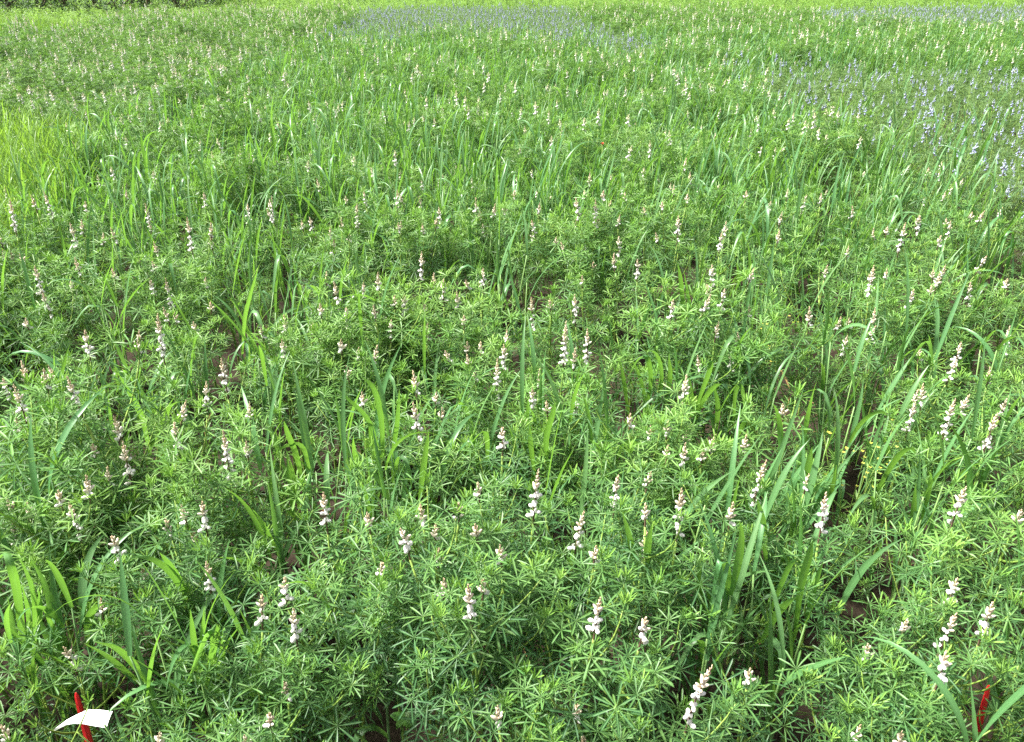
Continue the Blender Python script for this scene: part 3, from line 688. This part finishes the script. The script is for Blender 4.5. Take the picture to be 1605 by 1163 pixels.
# broad band of cereal running up the middle of the plot, thinner to the sides
dens = np.clip(1.05 - np.abs(fx_ - 700) / 1100, .35, 1)
okc &= rc.random(len(far_c)) < dens
vis = okc & (fx_ > -10) & (fx_ < 1615) & (fy_ > 10) & (fy_ < 300)
fc_all = far_c[vis]; order = np.argsort(fc_all[:, 1])
def thin(pts, dmin):
    keep = []
    for p in pts:
        if all((p[0] - q[0]) ** 2 + (p[1] - q[1]) ** 2 > dmin * dmin for q in keep[-400:]): keep.append(p)
    return np.array(keep)
fc_all = thin(fc_all[order], .19)
N_FARC = 300 - len(CE)
for k, (x, y, n, arch) in enumerate(CE):
    rp = np.random.default_rng(5000 + k); n = int(n)
    pos = P(x, y, .42)
    hero = HERO.get((int(x), int(y)), [])
    stl, bl = gen_tuft(rp, n + 1, rp.uniform(.62, .72) if hero else rp.uniform(.66, .78), min(arch, .2) if hero else arch, 1.0, wide=1.0 if pos[1] < 2 else .85)
    if (int(x), int(y)) in ((200, 1060), (275, 915)): stl, bl = stl[:1], bl[:1]
    bl += [path_blade(rp, h_[0], h_[1] * .72, np.array([pos[0], pos[1], 0])) for h_ in hero]
    root = empty('cereal_plant', (pos[0], pos[1], 0))
    for g in stl: part('stem', to_mesh('stem', g, True), root)
    if y > 480:
        for g in bl: part('blade', to_mesh('blade', g, True), root)
    else: tag(part('foliage', to_mesh('foliage', join(bl), True), root), kind='stuff')
    tag(root, cereal_label(n, arch, pos), 'cereal plant', 'cereal tufts among the lupins')
for k, p in enumerate(fc_all[:N_FARC]):
    v = int(rc.integers(12)); s = rc.uniform(.88, 1.14); M = m4(rotz(rc.uniform(0, 6.28)), (0, 0, 0), s)
    root = empty('cereal_plant', (p[0], p[1], 0))
    part('stem', TUFT_VAR[v][0], root, M); tag(part('foliage', TUFT_VAR[v][1], root, M), kind='stuff')
    tag(root, unique_label('distant cereal tuft among lupins', np.array([p[0], p[1], .55]), 'distant cereal tuft'), 'cereal plant', 'cereal tufts among the lupins')

# ------------------------------------------------------------------ blue lupins
BL = dict(leaf='leaf_olive', petal='petal_blue', bud='bud_blue')
rb = np.random.default_rng(91)
BLUE_VAR = []
for k in range(10):
    pl = gen_plant(rb, .40, 1.15, 6, 1.0)
    fol = remat(join([xf(LEAF[c][i], M @ m4(np.eye(3), (0, 0, 0), .85)) for c, i, M in pl['leaves']]), BL)
    sps = []
    for (p_, d_) in [(pl['top'], pl['dir'])] + (pl['tips'][-1:] if k % 2 else []):
        sps.append(xf(remat(spike_geo(rb, rb.uniform(.05, .09), True), BL), m4(align_z(d_), p_)))
    BLUE_VAR.append((to_mesh('stem', pl['stem'], True), to_mesh('foliage', fol), [to_mesh('flower_spike', q, True) for q in sps],
                     to_mesh('blue_lupin_mass', join([pl['stem'], fol] + sps + [xf(remat(spike_geo(rb, .09), BL), m4(align_z(d_), p_)) for p_, d_ in pl['tips'][:1 + (k % 3 == 0)]]), 'auto')))
def jitter_grid(r, x0, x1, y0, y1, step):
    gx, gy = np.meshgrid(np.arange(x0, x1, step), np.arange(y0, y1, step))
    p = np.stack([gx.ravel(), gy.ravel()], 1); return p + r.uniform(-.48, .48, p.shape) * step
bp_ = jitter_grid(rb, -14, 22, 3, FAR_Y + 4, .21)
bp_ = bp_[in_any(BLUE, bp_[:, 0], bp_[:, 1]) & ~in_hole(bp_[:, 0], bp_[:, 1])]
bx, by, _ = proj(np.c_[bp_, np.full(len(bp_), .5)])
seen = (bx > 0) & (bx < 1605) & (by > 5)
bs = bp_[seen]; bs = bs[np.argsort(bs[:, 1])]; ind, rest = bs[:300], np.r_[bs[300:], bp_[~seen]]
spare = []; blue_labels = set()
for p in ind:
    v = int(rb.integers(10))
    lab = unique_label('blue lupin with %s' % ('one flower spike', 'two flower spikes')[v % 2], np.array([p[0], p[1], .5]), 'blue lupin')
    if lab in blue_labels: spare.append(p); continue
    blue_labels.add(lab)
    M = m4(rotz(rb.uniform(0, 6.28)), (0, 0, 0), rb.uniform(.9, 1.15))
    root = empty('blue_lupin_plant', (p[0], p[1], 0))
    part('stem', BLUE_VAR[v][0], root, M); tag(part('foliage', BLUE_VAR[v][1], root, M), kind='stuff')
    for q in BLUE_VAR[v][2]: part('flower_spike', q, root, M)
    tag(root, lab, 'lupin', 'blue lupins')
if spare: rest = np.r_[rest, spare]
def rots(r, n): return np.c_[r.normal(0, .07, n), r.normal(0, .07, n), r.uniform(0, 6.28, n)]
scatter('blue_lupin_mass', np.c_[rest, np.zeros(len(rest))], rb.uniform(.9, 1.15, len(rest)), rots(rb, len(rest)), rb.integers(0, 10, len(rest)),
        [v[3] for v in BLUE_VAR], 'mass of blue flowering lupins in the distant strips', 'lupins')

# ------------------------------------------------------------------ the rest of the white lupins
rw = np.random.default_rng(123)
WHITE_MASS = []; CREAM = dict(bud='bud_pale', calyx='stem', rachis='stem')
for k in range(20):
    pl, fol = LUPIN_VAR[k]
    pcs = [pl['stem'], fol]
    if k % 5 < 3 or k in (8, 13): pcs.append(xf(remat(spike_geo(rw, rw.uniform(.06, .105)), CREAM), m4(align_z(pl['dir']), pl['top'])))
    if k % 5 == 1: pcs.append(xf(remat(spike_geo(rw, rw.uniform(.05, .08)), CREAM), m4(align_z(pl['tips'][-1][1]), pl['tips'][-1][0])))
    WHITE_MASS.append(to_mesh('white_lupin_mass', join(pcs), 'auto'))
wp = jitter_grid(rw, -24, 24, .95, FAR_Y, .205)
wx, wy, wd = proj(np.c_[wp, np.full(len(wp), .5)])
own = (wx > -42) & (wx < 1647) & (wy > 294)
keep = ~own & (np.abs(wp[:, 0]) < 3.2 + .80 * wp[:, 1]) & ~in_any(BLUE + GRASS, wp[:, 0], wp[:, 1]) & ~in_hole(wp[:, 0], wp[:, 1])
keep &= ~beyond(wp[:, 0], wp[:, 1])
wp = wp[keep]
lf = inside(LEFT, wp[:, 0], wp[:, 1])
vid = rw.integers(0, 20, len(wp)); vid = np.where(lf & (vid % 5 >= 3), vid // 5 * 5 + 1, vid)
wave = 1.0 + .21 * np.sin(wp[:, 1] * 3.6 + 1.8 * np.sin(wp[:, 0] * 1.3)) + .10 * np.sin(wp[:, 0] * 2.9 + wp[:, 1] * 1.3)
scatter('white_lupin_mass', np.c_[wp, np.zeros(len(wp))], wave * rw.uniform(.92, 1.12, len(wp)), rots(rw, len(wp)), vid, WHITE_MASS,
        'mass of white flowering lupins filling the field behind', 'lupins')
# the rest of the cereal tufts
rest_c = np.r_[fc_all[N_FARC:], thin(far_c[okc & ~vis & (np.abs(far_c[:, 0]) < 3 + .8 * far_c[:, 1])], .3)]
side = jitter_grid(rc, -6, 6, .7, 4.2, .42); sx_, sy_, _ = proj(np.c_[side, np.full(len(side), .5)])
side = side[((sx_ < -60) | (sx_ > 1665)) & (np.abs(side[:, 0]) < 3 + .8 * side[:, 1]) & ~in_any(BLUE + GRASS, side[:, 0], side[:, 1])]
rest_c = np.r_[rest_c, side]
scatter('cereal_mass', np.c_[rest_c, np.zeros(len(rest_c))], rc.uniform(.85, 1.1, len(rest_c)), rots(rc, len(rest_c)), rc.integers(0, 12, len(rest_c)),
        [to_mesh('cereal_mass', v[2], True) for v in TUFT_VAR], 'scattered cereal blades among the distant lupins', 'cereal')
# bright young cereal sward at the side
rg = np.random.default_rng(44)
SWARD = [to_mesh('young_cereal', join(sum(gen_tuft(rg, 5, .58, .10, .9, 'blade_bright', 7, .62), [])), True) for _ in range(6)]
gp = jitter_grid(rg, -16, 0, 2, FAR_Y + 2, .075)
gp = gp[in_any(GRASS, gp[:, 0], gp[:, 1]) & (gp[:, 0] > -3.5 - .8 * gp[:, 1])]
scatter('young_cereal', np.c_[gp, np.zeros(len(gp))], rg.uniform(.95, 1.15, len(gp)), rots(rg, len(gp)), rg.integers(0, 6, len(gp)), SWARD,
        'bright yellow-green sward of young cereal beside the lupins', 'cereal')

# ------------------------------------------------------------------ pale crop beyond, yellow strip, dark shrubs
def leafy(r, h, n, L, mat, spread):
    gs = [tube([(0, 0, 0), (0, 0, h * .95)], [.004, .002], 3, mat, .5)]
    for k in range(n):
        a = r.uniform(0, 6.28); z = h * (.25 + .75 * r.random()); rad = spread * r.uniform(.1, 1) * (1.1 - z / h * .6)
        e = r.uniform(-.2, .9); R = rotz(a) @ roty(-e); l = L * r.uniform(.7, 1.2); w = l * .22
        V = np.array([(0, 0, 0), (l * .5, w, .1 * w), (l, 0, -.15 * l), (l * .5, -w, .1 * w)])
        gs.append(xf(G(V, [(0, 1, 2), (0, 2, 3)], mat, r.uniform(0, 1), [1, 0, 1, 0], r.random()), m4(R, (rad * math.cos(a), rad * math.sin(a), z))))
    return join(gs)
rf = np.random.default_rng(66)
CROP = [to_mesh('pale_crop', leafy(rf, .52, 90, .05, 'crop', .12)) for _ in range(5)]
CROP.append(to_mesh('pale_crop', join([leafy(rf, .50, 70, .05, 'crop', .12), xf(leafy(rf, .2, 22, .05, 'shrub', .03), m4(np.eye(3), (0, 0, .42)))])))
fp = jitter_grid(rf, -34, 34, 11, 40, .26)
fp = fp[beyond(fp[:, 0], fp[:, 1]) & (np.abs(fp[:, 0]) < 3 + .80 * fp[:, 1]) & ~in_any(BLUE + GRASS, fp[:, 0], fp[:, 1])]
scatter('pale_crop', np.c_[fp, np.zeros(len(fp))], rf.uniform(.85, 1.15, len(fp)), rots(rf, len(fp)), np.where(rf.random(len(fp)) < .12, 5, rf.integers(0, 5, len(fp))), CROP,
        'light yellow-green crop beyond the lupin plots', 'crop')
YEL = [to_mesh('yellow_crop', join([leafy(rf, .6, 40, .06, 'crop', .1)] + [xf(leafy(rf, .12, 26, .02, 'yellow', .05), m4(np.eye(3), (rf.normal(0, .05), rf.normal(0, .05), .55))) for _ in range(3)])) for _ in range(3)]
y0 = P(380, 4, .5); yp = jitter_grid(rf, P(335, 3, .5)[0], P(430, 3, .5)[0], y0[1], y0[1] + 4, .22)
scatter('yellow_crop', np.c_[yp, np.zeros(len(yp))], rf.uniform(.9, 1.2, len(yp)), rots(rf, len(yp)), rf.integers(0, 3, len(yp)), YEL,
        'strip of yellow flowering crop beside the dark shrubs', 'crop')
def make_shrub(r):
    tr = [tube([(0, 0, 0), (r.normal(0, .05), r.normal(0, .05), .5), (r.normal(0, .15), r.normal(0, .15), 1.2)], [.05, .04, .015], 6, 'bark')]
    for k in range(6):
        a = r.uniform(0, 6.28); tr.append(tube([(0, 0, .1 + .1 * k), (.4 * math.cos(a), .4 * math.sin(a), .3 + .15 * k), (.7 * math.cos(a), .7 * math.sin(a), .55 + .18 * k)], [.025, .018, .008], 4, 'bark'))
    gs = []
    for c in range(46):
        v = r.normal(0, 1, 3); v /= np.linalg.norm(v); rad = r.uniform(.55, 1.05)
        cc = np.array([v[0] * 1.0 * rad, v[1] * .9 * rad, .85 + v[2] * .85 * rad]); cc[2] = max(cc[2], .06)
        for k in range(38):
            q = cc + r.normal(0, .13, 3)
            if q[2] < .02: continue
            R = rotz(r.uniform(0, 6.28)) @ roty(r.uniform(-1, .6)); l = r.uniform(.05, .10)
            V = np.array([(0, 0, 0), (l * .5, l * .25, .02 * l), (l, 0, -.1 * l), (l * .5, -l * .25, .02 * l)])
            gs.append(xf(G(V, [(0, 1, 2), (0, 2, 3)], 'shrub', r.uniform(0, 1), [1, 0, 1, 0], r.random() * .7), m4(R, q)))
    return to_mesh('trunk', join(tr), True), to_mesh('crown', join(gs))
SHR = [make_shrub(rf) for _ in range(3)]
shx = np.linspace(-60, 305, 9)
nth = ('outermost', 'second', 'third', 'fourth', 'fifth', 'sixth', 'seventh', 'eighth', 'ninth')
for k, x in enumerate(shx):
    q = P(x, 12.5 - 4.5 * (x > 170), 0.5)
    root = empty('shrub', (q[0], q[1] + .9, 0)); M = m4(rotz(rf.uniform(0, 6.28)), (0, 0, 0), rf.uniform(.95, 1.2))
    part('trunk', SHR[k % 3][0], root, M); part('crown', SHR[k % 3][1], root, M)
    tag(root, 'dark green shrub, %s from the picture\'s upper corner along the field edge' % nth[k], 'shrub', 'shrubs along the far field edge')

# ------------------------------------------------------------------ marker pegs
def make_peg(name, px, py, ztop, lean, label, wid=.0062):
    top = P(px, py, ztop)
    root = empty(name, (top[0] - lean[0], top[1] - lean[1], 0))
    # shallow channel-section stake, blunt tapered top, pointed foot
    prof = [(-1, -.25), (-.45, -.25), (0, -.05), (.45, -.25), (1, -.25), (1, .35), (0, .55), (-1, .35)]
    V, T = [], []
    zs = [-.06, .0, .12, ztop - .10, ztop - .03, ztop - .008, ztop]
    ws = [.15, .9, 1.25, 1.15, .85, .62, .30]
    for z, w in zip(zs, ws):
        t = z / ztop
        for a, b in prof: V.append((lean[0] * t + a * w * wid, lean[1] * t - b * w * wid, z))
    m_ = len(prof)
    for i in range(len(zs) - 1):
        for k in range(m_):
            a, b = i * m_ + k, i * m_ + (k + 1) % m_; T += [(a, b, b + m_), (a, b + m_, a + m_)]
    o = (len(zs) - 1) * m_
    T += [(o, o + k, o + k + 1) for k in range(1, m_ - 1)]
    part('stake', to_mesh('stake', G(V, T, 'red')), root)
    return tag(root, label, 'marker peg', 'red marker pegs'), top
peg, top = make_peg('marker_peg', 119, 1086, .37, (.016, .006), 'red plastic peg carrying a white paper tag')
# paper tag: a sheet lying across the peg, one end curled down and away
tg = []
nu, nv = 13, 5
cor = [P(176, 1115, .352), P(167, 1141, .338), P(137, 1112, .352), P(121, 1134.5, .338)]
V, T = [], []
row_a = [P(176.5, 1115, .350), P(158, 1112.5, .354), P(138, 1112, .353), P(120, 1120, .345), P(105, 1128, .332), P(90, 1139, .312), P(79, 1148, .292)]
row_b = [P(167, 1141, .336), P(150, 1138.5, .338), P(132, 1135, .337), P(116, 1134, .332), P(103, 1136.5, .322), P(91, 1143, .305), P(77.5, 1149.5, .288)]
for k in range(7):
    for j in range(4):
        t = j / 3; V.append(row_a[k] * (1 - t) + row_b[k] * t + np.array([0, 0, .0025 * math.sin(math.pi * t)]))
for k in range(6):
    for j in range(3):
        a = k * 4 + j; T += [(a, a + 1, a + 5), (a, a + 5, a + 4)]
V = np.array(V); n0 = len(V)
Vw = V - np.array(peg.location); TT = T
part('tag', to_mesh('tag', G(Vw, TT, 'paper'), True), peg)['label'] = 'blank white paper tag curling over the peg'
make_peg('marker_peg', 1550, 1074, .36, (-.034, -.004), 'bare red peg half hidden by lupin leaves', .0058)

# ------------------------------------------------------------------ weeds and small things
def weed(px, py, z, h, label, r, nfl):
    q = P(px, py, z); root = empty('weed_plant', (q[0], q[1], 0)); st_, lv, fls = [], [], []
    for k in range(7):
        a = r.uniform(0, 6.28); sp = r.uniform(.04, .12)
        pts = [np.array([sp * t ** 1.5 * math.cos(a), sp * t ** 1.5 * math.sin(a), h * t * r.uniform(.95, 1.05)]) for t in np.linspace(0, 1, 6)]
        st_.append(tube(pts, np.linspace(.002, .0008, 6), 4, 'stem', .6))
        for j in range(10):
            t = r.uniform(.2, .9); i0 = int(t * 5); p = pts[i0]; R = rotz(r.uniform(0, 6.28)) @ roty(-r.uniform(0, .8)); l = r.uniform(.02, .04)
            lv.append(xf(G([(0, 0, 0), (l * .5, l * .12, 0), (l, 0, -.1 * l), (l * .5, -l * .12, 0)], [(0, 1, 2), (0, 2, 3)], 'crop', r.random(), [1, 0, 1, 0], .3), m4(R, p)))
        for j in range(nfl):
            p = pts[-1 - int(r.integers(2))] + r.normal(0, .012, 3)
            fls.append(join([xf(G([(0, 0, 0), (.003, .002, .001), (.0055, 0, .002), (.003, -.002, .001)], [(0, 1, 2), (0, 2, 3)], 'yellow', r.random()), m4(rotz(k2 * 1.57), p)) for k2 in range(4)]))
    part('stem', to_mesh('stem', join(st_), True), root); tag(part('foliage', to_mesh('foliage', join(lv)), root), kind='stuff')
    tag(part('flowers', to_mesh('flowers', join(fls)), root), kind='stuff')
    tag(root, label, 'weed', 'yellow flowered weeds')
rr_ = np.random.default_rng(3)
weed(1352, 705, .46, .48, 'thin weed with tiny yellow flowers beneath an arching cereal blade', rr_, 4)
weed(1212, 530, .40, .45, 'thin yellowish weed beside the bare soil gap', rr_, 4)
def seedling(px, py, z, s, label):
    q = P(px, py, z); root = empty('seedling', (q[0], q[1], hnoise(np.array(q[0]), np.array(q[1])) - .004)); r = np.random.default_rng(int(px))
    h = z if z > .03 else .03
    part('stem', to_mesh('stem', tube([(0, 0, 0), (0, .004, h * .5), (0, 0, h)], [.0016, .0014, .0012], 4, 'stem'), True), root)
    for k in range(5):
        a = k * 1.2566 + .4; l = s * r.uniform(.8, 1.15); V, T = [(0, 0, 0)], []
        prof = ((.25, .26, .02), (.55, .34, .03), (.82, .20, .0))
        for t, w, zz in prof: V += [(l * t, l * w, zz * l), (l * t, 0, -.04 * l), (l * t, -l * w, zz * l)]
        V.append((l, 0, -.12 * l))
        T = [(0, 2, 1), (0, 3, 2)]
        for i in (1, 4): T += [(i, i + 1, i + 4), (i, i + 4, i + 3), (i + 1, i + 2, i + 5), (i + 1, i + 5, i + 4)]
        T += [(7, 8, 10), (8, 9, 10)]
        part('leaf', to_mesh('leaf', G(V, T, 'blade', r.random(), [1] + [0, 1, 0] * 3 + [.5], .8)), root, m4(rotz(a) @ roty(-.25), (0, 0, h)))
    tag(root, label, 'seedling')
seedling(818, 1088, .03, .035, 'small broad-leaved green seedling on the bare soil')
seedling(636, 1135, .14, .036, 'light green broad-leaved seedling between lupins near the bottom edge')
q = P(944, 228, .60); root = empty('poppy', (q[0], q[1], 0))
part('stem', to_mesh('stem', tube([(0, 0, 0), (.01, 0, .3), (0, 0, .6)], [.002, .0016, .0012], 4, 'stem'), True), root)
for k in range(4):
    V = [(0, 0, 0)] + [(.015 * math.cos(t) + .0, .012 * math.sin(t), .008 + .008 * abs(t)) for t in np.linspace(-1.0, 1.0, 6)]
    part('petal', to_mesh('petal', G(V, [(0, i, i + 1) for i in range(1, 6)], 'poppy', .5), True), root, m4(rotz(k * 1.5708 + .3) @ roty(-.35), (0, 0, .6)))
tag(root, 'single red poppy flower among distant white lupins', 'poppy')
def dry_blade(px, py, z, label, e, az, L):
    q = P(px, py, z); r = np.random.default_rng(int(px)); root = empty('dry_stalk', (q[0], q[1], 0))
    part('stem', to_mesh('stem', tube([(0, 0, 0), (.004, 0, z * .5), (0, 0, z)], [.002, .0018, .0015], 4, 'dry'), True), root)
    part('blade', to_mesh('blade', xf(make_blade(r, L, .004, e, .9, None, 0, 'dry'), m4(rotz(az), (0, 0, z))), True), root)
    tag(root, label, 'dry stalk')
dry_blade(320, 690, .22, 'brown dry blade standing between green lupins', 1.35, .4, .14)
dry_blade(1238, 612, .12, 'brown dry blade in the bare soil gap', .9, 2.0, .16)
dry_blade(1190, 1010, .10, 'dry tan blade low beside the cereal tuft', .8, .5, .16)
print('plants', len(plants), 'near', n_near, 'objects', len(scene.objects), 'white rest', len(wp), 'blue rest', len(rest), 'cereal', len(fc_all), 'crop', len(fp), 'sward', len(gp))
